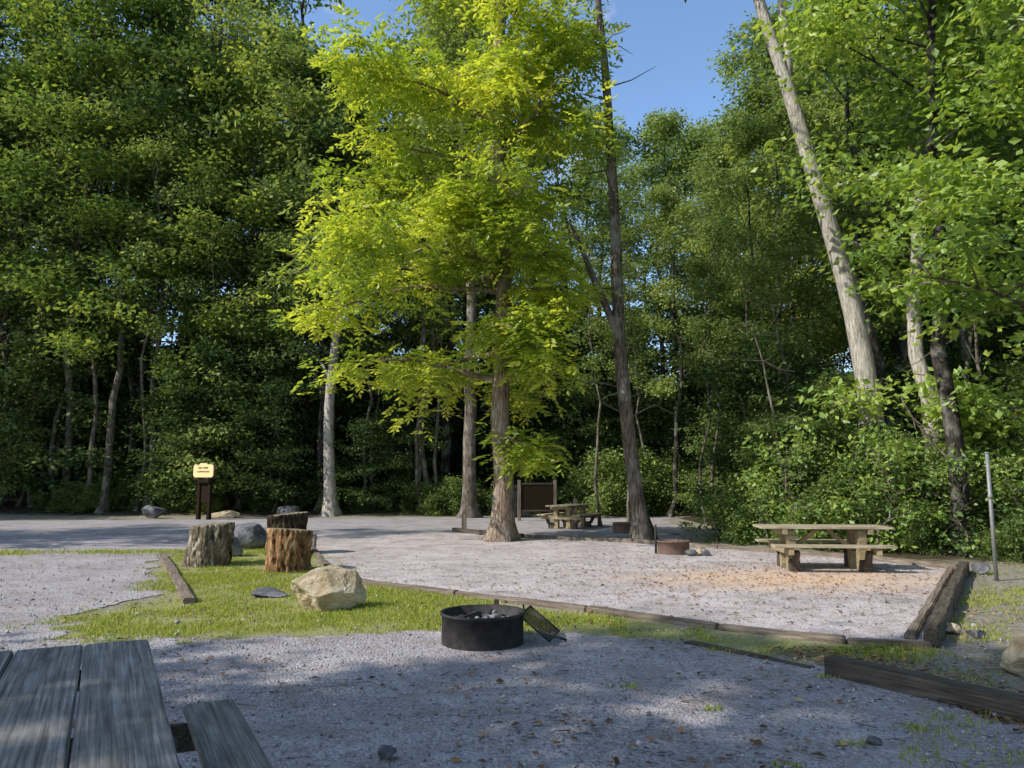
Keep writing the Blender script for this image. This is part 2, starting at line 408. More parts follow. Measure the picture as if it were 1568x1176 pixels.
def boulder(name, loc, dims, mat, seed, parent=None, cuts=9, rz=0, sub=4, lo=.5):
    rng = random.Random(seed); bm = bmesh.new(); bmesh.ops.create_icosphere(bm, subdivisions=sub, radius=1)
    planes = []
    for _ in range(cuts):
        n = Vector((rng.gauss(0,1), rng.gauss(0,1), rng.gauss(0.15,.8))).normalized(); planes.append((n, rng.uniform(lo,.82)))
    for v in bm.verts:
        p = v.co.copy()
        for n, dd in planes:
            q = p.dot(n)
            if q > dd: p -= n*(q-dd)*.97
        p += v.co*mnoise.fractal(v.co*2.2+Vector((seed,0,0)), .8, 2., 5)*.05
        v.co = p
    for k_ in range(3):   # normalise to the requested dimensions
        a_ = min(v.co[k_] for v in bm.verts); b_ = max(v.co[k_] for v in bm.verts); s_ = dims[k_]*(1.12 if k_ == 2 else 1)/(b_-a_)
        for v in bm.verts: v.co[k_] = (v.co[k_]-(a_+b_)/2)*s_
    for v in bm.verts: v.co.z += dims[2]*(.56-.12)
    for f in bm.faces: f.smooth = sub < 4
    me = bpy.data.meshes.new(name); bm.to_mesh(me); bm.free(); me.materials.append(mat)
    o = bpy.data.objects.new(name, me); o.location = loc; o.rotation_euler = (0,0,rz); return link(o, parent)

fr = empty('fire_ring', (-.29,7.85,.008))
ring_shell('ring_wall', .405, .30, .012, M_steel_dark, fr)
bm = bmesh.new(); bmesh.ops.create_grid(bm, x_segments=24, y_segments=24, size=.39)
bmesh.ops.delete(bm, geom=[v for v in bm.verts if v.co.xy.length > .392], context='VERTS')
for v in bm.verts: v.co.z = .20+mnoise.fractal(v.co*6, .8, 2, 4)*.035
me = bpy.data.meshes.new('ash_bed'); bm.to_mesh(me); bm.free(); me.materials.append(M_ash); link(bpy.data.objects.new('ash_bed', me), fr)
for i in range(26):
    a = random.random()*6.28; r = random.uniform(.03,.31)
    boulder('ash_stone', (r*math.cos(a), r*math.sin(a), .20), (random.uniform(.05,.12), random.uniform(.05,.1), random.uniform(.05,.08)), random.choice([M_ash, M_rock_grey, M_char]), i, fr, 6, a, 2)
beam_between('charred_log', (-.2,-.1,.235), (-.02,.08,.26), .06, .06, M_char, fr, .015, .01)
g = bpy.data.objects.new('cooking_grate', None); link(g, fr); g.location = (.42,.10,.29); g.rotation_euler = (0, math.radians(38), math.radians(-14))
for i in range(9):
    y = -.24+i*.06; rod('grate_bar', (.0,y,0), (.38,y,0), .007, M_steel_dark, g)
rod('grate_frame', (0,-.26,0), (0,.26,0), .011, M_steel_dark, g); rod('grate_frame', (.38,-.26,0), (.38,.26,0), .011, M_steel_dark, g)
rod('grate_frame', (0,-.26,0), (.38,-.26,0), .011, M_steel_dark, g); rod('grate_frame', (0,.26,0), (.38,.26,0), .011, M_steel_dark, g)
rod('grate_handle', (.38,0,0), (.50,0,.05), .014, M_steel_dark, g)
for a in (1.25, .15):
    box_obj('hinge_tab', (.05,.012,.07), (.41*math.cos(a), .41*math.sin(a), .32), (0,0,a+1.57), M_steel_dark, fr, .002)

fr2 = empty('fire_ring', (3.5,17.0,.014))
ring_shell('ring_wall', .34, .28, .012, M_rust, fr2)
bm = bmesh.new(); bmesh.ops.create_circle(bm, cap_ends=True, segments=32, radius=.33)
for v in bm.verts: v.co.z = .16
me = bpy.data.meshes.new('ash_bed'); bm.to_mesh(me); bm.free(); me.materials.append(M_ash); link(bpy.data.objects.new('ash_bed', me), fr2)
rod('grate_post', (-.38,.0,0), (-.38,0,.62), .025, M_steel_dark, fr2)
for i in range(9): rod('grate_bar', (-.34,-.2+i*.05,.42), (.12,-.2+i*.05,.42), .007, M_steel_dark, fr2)
rod('grate_frame', (-.34,-.2,.42), (-.34,.2,.42), .01, M_steel_dark, fr2); rod('grate_frame', (.12,-.2,.42), (.12,.2,.42), .01, M_steel_dark, fr2)
for i, (x, y) in enumerate([(.55,-.25), (.42,-.45), (.65,.1), (.25,-.5), (.6,-.5)]):
    boulder('edge_stone', (x,y,0), (.24,.2,.13), M_rock_tan if i < 2 else M_rock_grey, 40+i, fr2, 7, i, 3)
fr3 = empty('fire_ring', (3.45,23.8,.006)); ring_shell('ring_wall', .38, .3, .012, M_rust, fr3)

# ---------------------------------------------------------------- rocks
boulder('boulder', (-2.30,9.95,0), (.95,.7,.52), M_rock_tan, 23, cuts=13, rz=.3, sub=5, lo=.6)
boulder('boulder', (-3.35,11.0,-.03), (.5,.4,.14), M_rock_grey, 12)
boulder('boulder', (-6.2,18.4,0), (1.0,.8,.6), M_rock_grey, 5, lo=.6)
boulder('boulder', (-6.0,16.6,0), (.65,.5,.42), M_rock_grey, 6, lo=.6)
boulder('boulder', (-15.0,32.6,0), (1.0,.8,.55), M_rock_grey, 8)
boulder('boulder', (-12.2,33.0,0), (1.4,.9,.32), M_rock_tan, 9)
boulder('boulder', (-9.6,33.4,0), (1.0,.8,.5), M_rock_grey, 10)
boulder('boulder', (4.42,6.7,-.02), (.72,.6,.36), M_rock_tan, 23, lo=.65, sub=5, rz=1.2)
boulder('boulder', (8.0,13.4,0), (.28,.3,.2), M_rock_grey, 16)
boulder('boulder', (4.6,8.35,0), (.2,.18,.11), M_rock_tan, 17)
boulder('boulder', (4.75,8.1,0), (.17,.15,.09), M_rock_grey, 18)
boulder('stone', (-.72,4.65,.008), (.11,.09,.08), M_rock_grey, 19, cuts=6, sub=3)
boulder('stone', (2.2,4.9,.008), (.1,.08,.05), M_rock_grey, 20, cuts=6, sub=3)

# ---------------------------------------------------------------- stumps
def stump(loc, R, h, mat, seed, tilt=0):
    rng = random.Random(seed); seg = 110; lv = 18; V = []; F = []; mi = []
    for j in range(lv+1):
        z = h*j/lv
        for i in range(seg):
            a = 2*math.pi*i/seg; c, s = math.cos(a), math.sin(a)
            r = R*(1+.28*mnoise.noise(Vector((c*1.3, s*1.3, z*.9+seed))))
            rg = mnoise.noise(Vector((c*7+z*.8, s*7, z*2.6+seed))); r += R*.12*(abs(rg)**.6*(1 if rg > 0 else -1))+R*.09*mnoise.noise(Vector((c*18, s*18, z*9)))
            r *= 1+.08*math.exp(-z/.1)
            zz = z + (tilt*c*z/h) + (.03*mnoise.noise(Vector((c*5,s*5,seed))) if j == lv else 0)
            V.append((r*c, r*s, zz))
    for j in range(lv):
        for i in range(seg):
            F.append((j*seg+i, j*seg+(i+1)%seg, (j+1)*seg+(i+1)%seg, (j+1)*seg+i)); mi.append(0)
    prev = lv*seg
    for q, f in enumerate((.93,.6,.3,.02)):
        st = len(V)
        for i in range(seg):
            x, y, z = V[lv*seg+i]; V.append((x*f, y*f, h+tilt*(x*f/R)+.02*mnoise.noise(Vector((x*f*6,y*f*6,seed)))+(.006 if q else 0)))
        for i in range(seg): F.append((prev+i, prev+(i+1)%seg, st+(i+1)%seg, st+i)); mi.append(1)
        prev = st
    me = quad_mesh('tree_stump', V, F, [mat, M_rings], mi, smooth=[m == 0 for m in mi])
    o = bpy.data.objects.new('tree_stump', me); o.location = loc; o.rotation_euler = (0,0,rng.random()); return link(o)
stump((-5.75,14.9,0), .385, .76, M_stA, 1, .03)
stump((-3.98,14.0,0), .375, .72, M_stB, 2, -.03)
stump((-4.9,17.0,0), .4, .86, M_stC, 3, .04)

# ---------------------------------------------------------------- signs, posts
def post(name, loc, s, h, mat, rz=0):
    e = empty(name, loc, rz); box_obj('shaft', (h, s, s), (0,0,h/2), (0, math.pi/2, 0), mat, e, .012, .004)
    box_obj('chamfer_cap', (.03, s*.8, s*.8), (0,0,h+.014), (0, math.pi/2, 0), mat, e, .01); return e
post('wooden_bollard', (-1.45,23.6,0), .14, .62, M_wood_edge)
post('wooden_bollard', (-6.15,21.6,0), .14, .75, M_wood_edge)
post('wooden_bollard', (2.35,29.0,0), .13, .9, M_wood_dark)

ks = empty('bulletin_board', (1.0,30.8,0), math.radians(8))
for x in (-.72,.72): box_obj('post', (1.6,.12,.12), (x,0,.8), (0,math.pi/2,0), M_wood_edge, ks, .01)
box_obj('panel', (1.3,.05,.98), (0,-.0,.92), (0,0,0), M_brown, ks)
box_obj('frame_top', (1.3,.09,.07), (0,0,1.448), (0,0,0), M_wood_dark, ks)
box_obj('frame_bottom', (1.3,.09,.07), (0,0,.392), (0,0,0), M_wood_dark, ks)
tb = empty('trash_bin', (.25,33.5,0), .1)
box_obj('body', (1.0,.8,1.15), (0,0,.62), (0,0,0), M_bin, tb, .03)
box_obj('lid', (1.04,.86,.12), (0,0,1.29), (math.radians(10),0,0), M_bin, tb, .03)
for x in (-.4,.4):
    for y in (-.3,.3): box_obj('foot', (.08,.08,.06), (x,y,.02), (0,0,0), M_steel_dark, tb, .004)
box_obj('door_frame', (.8,.02,.35), (0,-.413,.95), (0,0,0), M_steel_dark, tb, .004)

sg = empty('campground_sign', (-12.5,31.6,0), math.radians(-20))
for x in (-.26,.26): box_obj('post', (1.75,.15,.15), (x,0,.875), (0,math.pi/2,0), M_brown, sg, .01)
box_obj('lower_board', (.36,.05,.9), (0,-.0,1.15), (0,0,0), M_brown, sg)
def plate(name, out, th, mat, parent, loc):
    bm = bmesh.new(); fv = [bm.verts.new((x,0,z)) for x, z in out]; bv = [bm.verts.new((x,th,z)) for x, z in out]; nn_ = len(out)
    bm.faces.new(fv); bm.faces.new(bv[::-1])
    for i in range(nn_): bm.faces.new((fv[i], bv[i], bv[(i+1)%nn_], fv[(i+1)%nn_]))
    bmesh.ops.recalc_face_normals(bm, faces=bm.faces)
    me = bpy.data.meshes.new(name); bm.to_mesh(me); bm.free(); me.materials.append(mat)
    o = link(bpy.data.objects.new(name, me), parent); o.location = loc; return o
out = [(-.42,0),(-.50,.08),(-.50,.44),(-.44,.52),(-.20,.52),(-.16,.57),(.16,.57),(.20,.52),(.44,.52),(.50,.44),(.50,.08),(.42,0)]
plate('panel', out, .06, M_cream, sg, (0,-.14,1.70))
plate('panel_border', [(x*1.09,(z-.28)*1.12+.28) for x, z in out], .05, M_wood_dark, sg, (0,-.10,1.70))
box_obj('hanging_board', (.6,.04,.16), (0,-.125,1.56), (0,0,0), M_brown, sg)
for txt, z, s in (('RED CREEK', 2.05, .10), ('CAMPGROUND', 1.90, .09)):
    cu = bpy.data.curves.new('lettering', 'FONT'); cu.body = txt; cu.size = s; cu.align_x = 'CENTER'; cu.extrude = .003
    cu.materials.append(M_wood_dark); to = bpy.data.objects.new('lettering', cu); to.location = (0,-.146,z); to.rotation_euler = (math.pi/2,0,0); link(to, sg)

pole = empty('metal_pole', (7.75,12.6,0))
rod('shaft', (0,0,-.1), (.0,0,2.02), .03, M_galv, pole, 14); rod('cap', (0,0,2.02), (0,0,2.05), .035, M_galv, pole, 14)
rod('collar', (0,0,1.3), (0,0,1.36), .037, M_galv, pole, 14)

# ---------------------------------------------------------------- trees
class Acc:
    def __init__(s): s.V=[]; s.F=[]; s.M=[]; s.T=[]; s.n=0; s.S=[]
    def add(s, V, F, m, t, sm):
        s.V.append(V); s.F.append(F+s.n); s.M.append(np.full(len(F), m)); s.T.append(t if isinstance(t, np.ndarray) else np.full(len(V), t)); s.S.append(np.full(len(F), sm)); s.n += len(V)
    def mesh(s, name, mats):
        return quad_mesh(name, np.concatenate(s.V), np.concatenate(s.F), mats, np.concatenate(s.M), np.concatenate(s.T), np.concatenate(s.S))
def tube(acc, pts, rad, n=6, lobes=0):
    pts = np.asarray(pts, float); rad = np.asarray(rad, float); k = len(pts)
    T = np.gradient(pts, axis=0); T /= np.linalg.norm(T, axis=1)[:,None]+1e-9
    ref = np.array([1.,0,0]) if abs(T[:,2].mean()) > .7 else np.array([0,0,1.])
    U = np.cross(T, ref); U /= np.linalg.norm(U, axis=1)[:,None]+1e-9; W = np.cross(T, U)
    a = np.arange(n)*2*np.pi/n
    R = rad[:,None]*np.ones(n)
    if lobes:
        fl = np.exp(-(pts[:,2]-pts[0,2])/.45)
        R = R*(1+fl[:,None]*.28*np.cos(a*5+1)[None,:]+.06*np.sin(a*3+pts[:,2:3]*.8))
    V = pts[:,None,:]+R[:,:,None]*(np.cos(a)[None,:,None]*U[:,None,:]+np.sin(a)[None,:,None]*W[:,None,:])
    I = np.arange(k*n).reshape(k,n); J = np.roll(I, -1, 1)
    F = np.stack([I[:-1], J[:-1], J[1:], I[1:]], -1).reshape(-1,4)
    acc.add(V.reshape(-1,3), F, 0, 0., True)
def leaf_quads(acc, P, D, L, Wd, roll, rng, tint):
    n = len(P); up = np.array([0,0,1.])
    s = np.cross(D, up); s /= np.linalg.norm(s, axis=1)[:,None]+1e-6; nn = np.cross(s, D)
    S = s*np.cos(roll)[:,None]+nn*np.sin(roll)[:,None]
    N2 = np.cross(S, D)
    mid = P+D*(L*.45)[:,None]-N2*(Wd*.12)[:,None]
    V = np.stack([P, mid+S*(Wd*.5)[:,None], P+D*L[:,None], mid-S*(Wd*.5)[:,None]], 1).reshape(-1,3)
    F = np.arange(4*n).reshape(n,4)
    acc.add(V, F, 1, np.repeat(tint, 4), False)
def foliage(acc, C, n, rng, L=.2, W=.1, sig=(.4,.4,.16), compound=False, size_var=.3):
    C = np.asarray(C); m = len(C)
    w = rng.gamma(1.3, 1, m); w /= w.sum()
    ctint = rng.uniform(.1,.9,m)
    if compound:
        nc = n//7; idx = rng.choice(m, nc, p=w)
        off = rng.normal(0,1,(nc,3))*np.array(sig); base = C[idx]+off
        az = np.arctan2(off[:,1], off[:,0])+rng.normal(0,.8,nc); pt = rng.normal(-.3,.45,nc)
        D = np.stack([np.cos(az)*np.cos(pt), np.sin(az)*np.cos(pt), np.sin(pt)], 1)
        side = np.cross(D, [0,0,1.]); side /= np.linalg.norm(side,axis=1)[:,None]
        rl = rng.normal(0,.5,nc); rach = L*2.1*rng.uniform(.7,1.2,nc); tt = np.clip(ctint[idx]+rng.normal(0,.16,nc),0,1)
        for j, (f, sd) in enumerate([(.3,1),(.3,-1),(.6,1),(.6,-1),(.88,1),(.88,-1),(1.,0)]):
            P = base+D*(rach*f)[:,None]-np.array([0,0,1.])*(rach*f*f*.25)[:,None]
            dd = D*(.55 if sd else 1)+side*sd*.85; dd[:,2] -= .12; dd /= np.linalg.norm(dd,axis=1)[:,None]
            ll = L*rng.uniform(.8,1.15,nc)*(.75 if f < .5 else 1.); leaf_quads(acc, P, dd, ll, ll*W/L, rl+rng.normal(0,.2,nc), rng, tt)
    else:
        idx = rng.choice(m, n, p=w); off = rng.normal(0,1,(n,3))*np.array(sig); P = C[idx]+off
        az = np.arctan2(off[:,1], off[:,0])+rng.normal(0,.9,n); pt = rng.normal(-.3,.45,n)
        D = np.stack([np.cos(az)*np.cos(pt), np.sin(az)*np.cos(pt), np.sin(pt)], 1)
        ll = L*rng.uniform(1-size_var,1+size_var,n)
        leaf_quads(acc, P, D, ll, ll*W/L, rng.normal(0,.65,n), rng, np.clip(ctint[idx]+rng.normal(0,.16,n),0,1))
def build_tree(name, seed, H, r0, lo, R, nl, n_leaves, mats, path=None, L=.27, W=.14, sig=(.45,.45,.24), compound=False, az0=None, asym=0, extra=(), wob=.12, subs=6, rise=(.3,1.1), sides=8, drop=.3):
    rng = np.random.default_rng(seed); acc = Acc()
    if path is None:
        k = 16; t = np.linspace(0,1,k); wx = np.cumsum(rng.normal(0,wob,k)); wy = np.cumsum(rng.normal(0,wob,k)); wx -= wx[0]; wy -= wy[0]
        tp = np.stack([wx, wy, t*H], 1)
        tt = np.concatenate([[0,.008,.02,.04], t[1:]]); tp = np.stack([np.interp(tt,t,tp[:,i]) for i in range(3)],1)
    else:
        p = np.asarray(path, float); t = np.concatenate([[0], np.cumsum(np.linalg.norm(np.diff(p,axis=0),axis=1))]); t /= t[-1]
        tt = np.concatenate([[0,.008,.02,.04], np.linspace(.07,1,20)]); tp = np.stack([np.interp(tt,t,p[:,i]) for i in range(3)],1)
        for _ in range(2): tp[5:-1] = (tp[4:-2]+tp[5:-1]*2+tp[6:])/4
        H = tp[-1,2]
    rf = lambda s: r0*(1-.93*s)**.75
    tr = rf(tt)*(1+.75*np.exp(-tt*H/.4))
    tube(acc, tp, tr, max(sides,12) if r0 > .15 else sides, 1)
    at = lambda s: np.array([np.interp(s,tt,tp[:,i]) for i in range(3)])
    C = []
    def limb(p0, az, Ln, pit, r):
        k = 7; pts = [p0]; a = az; pi_ = pit
        for i in range(k-1):
            a += rng.normal(0,.16); pi_ += rng.normal(-.03,.12)
            pts.append(pts[-1]+np.array([math.cos(a)*math.cos(pi_), math.sin(a)*math.cos(pi_), math.sin(pi_)])*Ln/(k-1))
        pts = np.array(pts); tube(acc, pts, r*np.linspace(1,.15,k), 5)
        for q in range(subs):
            s = .25+.75*(q+rng.random())/subs; b = np.array([np.interp(s*(k-1), range(k), pts[:,i]) for i in range(3)])
            a2 = az+(1 if q % 2 else -1)*rng.uniform(.4,1.3); l2 = Ln*rng.uniform(.28,.5)*(1.15-.5*s); p2 = pit*.6+rng.normal(0,.3)
            sp = [b+np.array([math.cos(a2)*math.cos(p2), math.sin(a2)*math.cos(p2), math.sin(p2)-.12*u*u])*l2*u for u in (0,.5,1)]
            tube(acc, np.array(sp), r*.32*np.array([1,.6,.15]), 3)
            for u in (1,2):
                if rng.random() > drop: C.append(sp[u]+rng.normal(0,.12,3))
            if rng.random() > drop: C.append(sp[2]+rng.normal(0,1,3)*np.array([.4,.4,.3])*min(1,Ln/3))
        C.append(pts[-1])
    for i in range(nl):
        s = lo+(1-lo)*((i+.3)/nl)**.95*.985; u = (s-lo)/(1-lo); az = i*2.399+rng.normal(0,.5)
        Ln = R*(.6+.5*math.sin(math.pi*(.15+u*.7)))*(1-.35*u**3)*rng.uniform(.6,1.25)
        if az0 is not None: Ln *= 1+asym*math.cos(az-az0)
        if Ln < .5: continue
        limb(at(s), az, Ln, rise[0]+(rise[1]-rise[0])*u+rng.normal(0,.2), max(.018, rf(s)*.42))
    for (s, az, Ln, pit) in extra: limb(at(s), az, Ln, pit, max(.03, rf(s)*.4))
    foliage(acc, np.array(C), n_leaves, rng, L, W, sig, compound)
    return acc.mesh(name, mats)

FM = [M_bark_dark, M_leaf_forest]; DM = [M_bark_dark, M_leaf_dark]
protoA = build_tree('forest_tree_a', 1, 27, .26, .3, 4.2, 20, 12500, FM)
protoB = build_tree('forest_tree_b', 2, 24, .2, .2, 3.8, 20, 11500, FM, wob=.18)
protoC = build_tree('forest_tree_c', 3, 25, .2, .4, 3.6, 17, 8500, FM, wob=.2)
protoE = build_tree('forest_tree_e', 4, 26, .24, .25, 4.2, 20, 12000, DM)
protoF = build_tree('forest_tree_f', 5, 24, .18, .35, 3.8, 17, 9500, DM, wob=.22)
protoP = build_tree('forest_pole_tree', 15, 23, .12, .45, 2.2, 14, 3200, [M_bark, M_leaf_forest], wob=.22)
sapA = build_tree('sapling_a', 6, 8, .06, .12, 2.4, 16, 4600, [M_bark_dark, M_leaf_forest], L=.2, W=.12, rise=(.1,.8), sides=6, sig=(.35,.35,.14), wob=.15)
sapB = build_tree('sapling_b', 7, 7, .05, .1, 2.1, 15, 4000, [M_bark_dark, M_leaf_dark], L=.2, W=.12, rise=(.1,.8), sides=6, sig=(.35,.35,.14), wob=.15)
bushA = build_tree('bush_a', 8, 2.0, .03, .02, 1.3, 14, 2600, [M_bark_dark, M_leaf_shrub], L=.14, W=.08, sig=(.22,.22,.15), rise=(.3,1.2), sides=5, drop=.45)
bushB = build_tree('bush_b', 9, 1.9, .03, .02, 1.4, 10, 1300, [M_bark_dark, M_leaf_shrub], L=.19, W=.13, sig=(.28,.28,.12), rise=(.2,1.2), sides=5, drop=.45)
bushC = build_tree('bush_c', 10, 2.6, .03, .1, 1.1, 9, 600, [M_bark, M_leaf_right], L=.17, W=.1, sig=(.28,.28,.12), rise=(.3,1.2), sides=5, drop=.5)
BH = {'forest_tree_a':27,'forest_tree_b':24,'forest_tree_c':25,'forest_tree_e':26,'forest_tree_f':24}

rng = np.random.default_rng(11)
def inst(name, me, x, y, s=1., sz=None, parent=None, rz=None):
    o = bpy.data.objects.new(name, me); o.location = (x, y, float(H(x,y))-.03)
    o.rotation_euler = (rng.normal(0,.03), rng.normal(0,.03), rng.uniform(0,6.28) if rz is None else rz)
    o.scale = (s, s, sz if sz else s); return link(o, parent)

forest = empty('background_forest')
rows = [36.5, 41.5, 47.5, 55, 65]
for ri, ry in enumerate(rows):
    sp = 4.4+ri*.6; x = -.80*ry-4
    while x < .80*ry+6:
        px = x+rng.uniform(-1.6,1.6); py = ry+rng.uniform(-2,2); x += sp
        az = px/py; h0 = 28*rng.uniform(.8,1.2)
        if py < 45 and -0.02 < az < .34:
            if py < 40 or rng.random() < .4: continue
        if -31 < px < -13 and py < 38: py += 2.2
        z0 = float(H(px,py)); lim = 99
        m = 3.5/py
        if .03-m < az < .29+m*.6: lim = .47*py-z0+1.6
        elif -.30 < az < -.14: lim = (.50+.07*rng.random())*py-z0+1.6
        elif az > .29: lim = .8*py
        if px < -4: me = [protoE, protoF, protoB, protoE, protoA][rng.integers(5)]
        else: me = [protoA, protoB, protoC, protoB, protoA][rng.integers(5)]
        h = min(h0, lim); s = h/BH[me.name]
        if h < 8: continue
        inst('forest_tree', me, px, py, max(s,.75) if s > .6 else s*1.1, s, forest)
for i in range(120):
    py = rng.uniform(39,62); px = rng.uniform(-.75,.75)*py
    inst('forest_sapling', [sapA, sapB][rng.integers(2)] if px > 0 else sapB, px, py, rng.uniform(.7,1.35), None, forest)
for i in range(26):
    py = rng.uniform(34.8,37.5); px = rng.uniform(-.68,-.08)*py
    inst('forest_sapling', [sapA, sapB, sapB][rng.integers(3)], px, py, rng.uniform(.5,1.2), None, forest)
for i in range(26):
    py = rng.uniform(34.6,38); px = rng.uniform(-.68,-.06)*py; s = rng.uniform(.6,1.15)
    inst('pole_tree', protoP, px, py, s, min(s,.95), forest)
for i in range(18):
    py = rng.uniform(25,38); az = rng.uniform(.1,.62); px = az*py; s = rng.uniform(.5,.85)
    if az < .36: s = min(s, .40*py/23)
    inst('pole_tree', protoP, px, py, s, s, forest)
for i in range(90):
    py = 34.6+abs(rng.normal(0,1.8)); px = rng.uniform(-.75,.03)*py
    inst('forest_bush', [bushA, bushB][rng.integers(2)], px, py, rng.uniform(.2,.6), None, forest)
rt = [(8.8,27.5,protoC,.56), (12.5,25,protoC,.8), (15.5,29,protoA,.85), (11,32,protoB,.72), (16.5,22.5,protoC,.85), (6.8,33.5,protoC,.55), (13,35,protoA,.75), (19,26,protoA,.9), (20,33,protoE,1.), (17,37,protoB,1.), (9.2,38,protoC,.7), (14.8,19.2,protoC,.7), (23,31,protoE,1.)]
for x, y, me, s in rt: inst('deciduous_tree', me, x, y, s)
for i in range(26):
    y = rng.uniform(20,36); x = rng.uniform(.24,.72)*y
    if x < 6.5 and y < 30: x += 2.5
    inst('understory_sapling', [sapA, sapA, sapB][rng.integers(3)], x, y, rng.uniform(.3,.8))
shr = empty('undergrowth_shrubs')
for i in range(100):
    tt_ = rng.random(); a = np.array([4.6,20.2]); b = np.array([10.2,14.6]); p = a+(b-a)*tt_+np.array([.7,.7])*abs(rng.normal(0,2.4))+np.array([.3,.3])
    q_ = rng.random()
    if q_ < .25: inst('shrub', [sapA, sapB][rng.integers(2)], p[0]+.8, p[1]+.8, rng.uniform(.2,.42), None, shr)
    elif q_ < .5: inst('shrub', bushC, p[0], p[1], rng.uniform(.35,.9), None, shr)
    else: inst('shrub', [bushA, bushB, bushB][rng.integers(3)], p[0], p[1], rng.uniform(.18,.5)+(rng.random()<.15)*rng.uniform(.1,.45), None, shr)
for i in range(50):
    y = rng.uniform(31,37); x = rng.uniform(3.5,14)
    if x < 9 and y < 33: continue
    inst('shrub', [bushA, bushB, bushC][rng.integers(3)], x, y, rng.uniform(.5,1.1), None, shr)
for (p0, p1, r0_) in [((8.2,19.5,0),(9.6,20.5,4.2),.07), ((10.8,17.2,0),(9.2,18.2,3.6),.06), ((6.9,21.5,0),(7.3,21.8,5.),.06), ((11.6,18.,0),(11.2,18.4,6.),.08), ((8.9,23,0),(8.1,23.4,7.),.08), ((12.,21,0),(12.9,21.,8.),.1), ((7.4,20.2,0),(6.6,20.6,5.6),.06), ((10.2,18.6,0),(10.5,18.6,5.6),.08)]:
    acc = Acc(); p0 = np.array(p0, float); p1 = np.array(p1, float); ts = np.linspace(0,1,8)
    P_ = p0+(p1-p0)*ts[:,None]+rng.normal(0,.06,(8,3)); tube(acc, P_, r0_*(1-.7*ts), 7)
    for q in range(9):
        b = P_[rng.integers(2,8)]; dv = rng.normal(0,1,3)*np.array([1,1,.5]); dv /= np.linalg.norm(dv); l = rng.uniform(.4,1.1)
        tube(acc, np.array([b, b+dv*l*.6, b+dv*l+[0,0,.1]]), [.018,.01,.004], 4)
    link(bpy.data.objects.new('dead_stem', acc.mesh('dead_stem', [M_bark])))

# --- central hickory
me = build_tree('hickory_tree', 21, 25, .27, .16, 2.9, 35, 86000, [M_bark_red, M_leaf_hero], L=.2, W=.09, sig=(.33,.33,.19), compound=True, az0=math.pi, asym=.2, wob=.05, subs=6, rise=(.15,.9), drop=.34,
    extra=[(.17, math.pi+.1, 3.6, .0), (.2, math.pi-.4, 3.0, .0), (.27, math.pi+.15, 5.0, .12), (.28, math.pi-.25, 5.3, .05), (.3, math.pi+.5, 4.6, .1), (.11, -.4, 1.1, -.2), (.35, math.pi+.1, 4.4, .2), (.27,-.2,2.0,.1), (.42, math.pi-.2, 4.0, .35), (.48, math.pi+.2, 3.8, .5), (.22,-1.4,1.8,.0),
     (.3,-1.5,2.2,.1), (.36,-1.9,2.2,.2), (.42,-1.3,2.2,.3), (.48,-1.7,2.2,.3), (.44,-.2,2.0,.4)])
o = link(bpy.data.objects.new('hickory_tree', me)); o.location = (-.3,20.6,0)
# --- leaning pale tree
pth = [(9.6,20,0), (9.38,20,3.2), (9.11,20,6.15), (8.16,20,9.76), (7.55,20,12.6), (6.86,20,14.9), (6.2,20,18), (5.8,20,22)]
me = build_tree('leaning_tree', 31, 20, .31, .72, 2.4, 16, 8500, [M_bark_pale, M_leaf_right], path=pth, L=.22, W=.12, extra=[(.3,.2,2.2,.3),(.42,.1,2.4,.4),(.36,.4,2.,.2),(.16,-2.2,1.4,.1)], az0=0, asym=.85)
link(bpy.data.objects.new('leaning_tree', me))
a2 = Acc(); f = np.array([(7.58,20,12.5), (7.62,20,13.3), (7.52,20,14.9), (7.4,20.2,18), (7.6,20.4,21)]); tube(a2, f, np.linspace(.16,.05,5), 10)
ob = bpy.data.objects.new('fork_limb', a2.mesh('fork_limb', [M_bark_pale, M_leaf_right])); link(ob, bpy.data.objects['leaning_tree'])
# --- dead snag with left stub
acc = Acc(); rs = np.random.default_rng(5)
P = np.array([(3.40,20.3,0), (3.3,20.3,.6), (3.0,20.3,3.6), (2.86,20.3,5.6), (2.8,20.3,8.9), (2.62,20.3,13.2), (2.4,20.3,15.2), (2.2,20.3,18.5)])
tz = np.linspace(0,1,26); pp = np.stack([np.interp(tz, P[:,2]/18.5, P[:,i]) for i in range(3)],1)
for _ in range(2): pp[1:-1] = (pp[:-2]+2*pp[1:-1]+pp[2:])/4
tube(acc, pp, .2*(1-.9*tz)**.6*(1+.6*np.exp(-pp[:,2]/.35)), 12, 1)
tube(acc, np.array([(2.85,20.3,5.4), (2.55,20.3,6.2), (2.2,20.25,7.0), (1.8,20.2,8.0), (1.55,20.2,8.6)]), [.11,.1,.085,.06,.03], 8)
Cs = []
for i in range(60):
    z = rs.uniform(3.,18); b = np.array([np.interp(z, pp[:,2], pp[:,j]) for j in range(3)]); a = rs.uniform(0,6.28); l = rs.uniform(.3,1.5)
    q = [b, b+np.array([math.cos(a),math.sin(a),rs.uniform(-.3,.9)])*l*.5]; q.append(q[1]+np.array([math.cos(a+.4),math.sin(a+.4),rs.uniform(-.6,.6)])*l*.5)
    tube(acc, np.array(q), [.03,.018,.006], 4)
    if z > 9 and i % 2: Cs += [q[2], q[1]]
foliage(acc, np.array(Cs), 1800, rs, .15, .08, (.28,.28,.2))
link(bpy.data.objects.new('dead_tree', acc.mesh('dead_tree', [M_bark, M_leaf_right])))
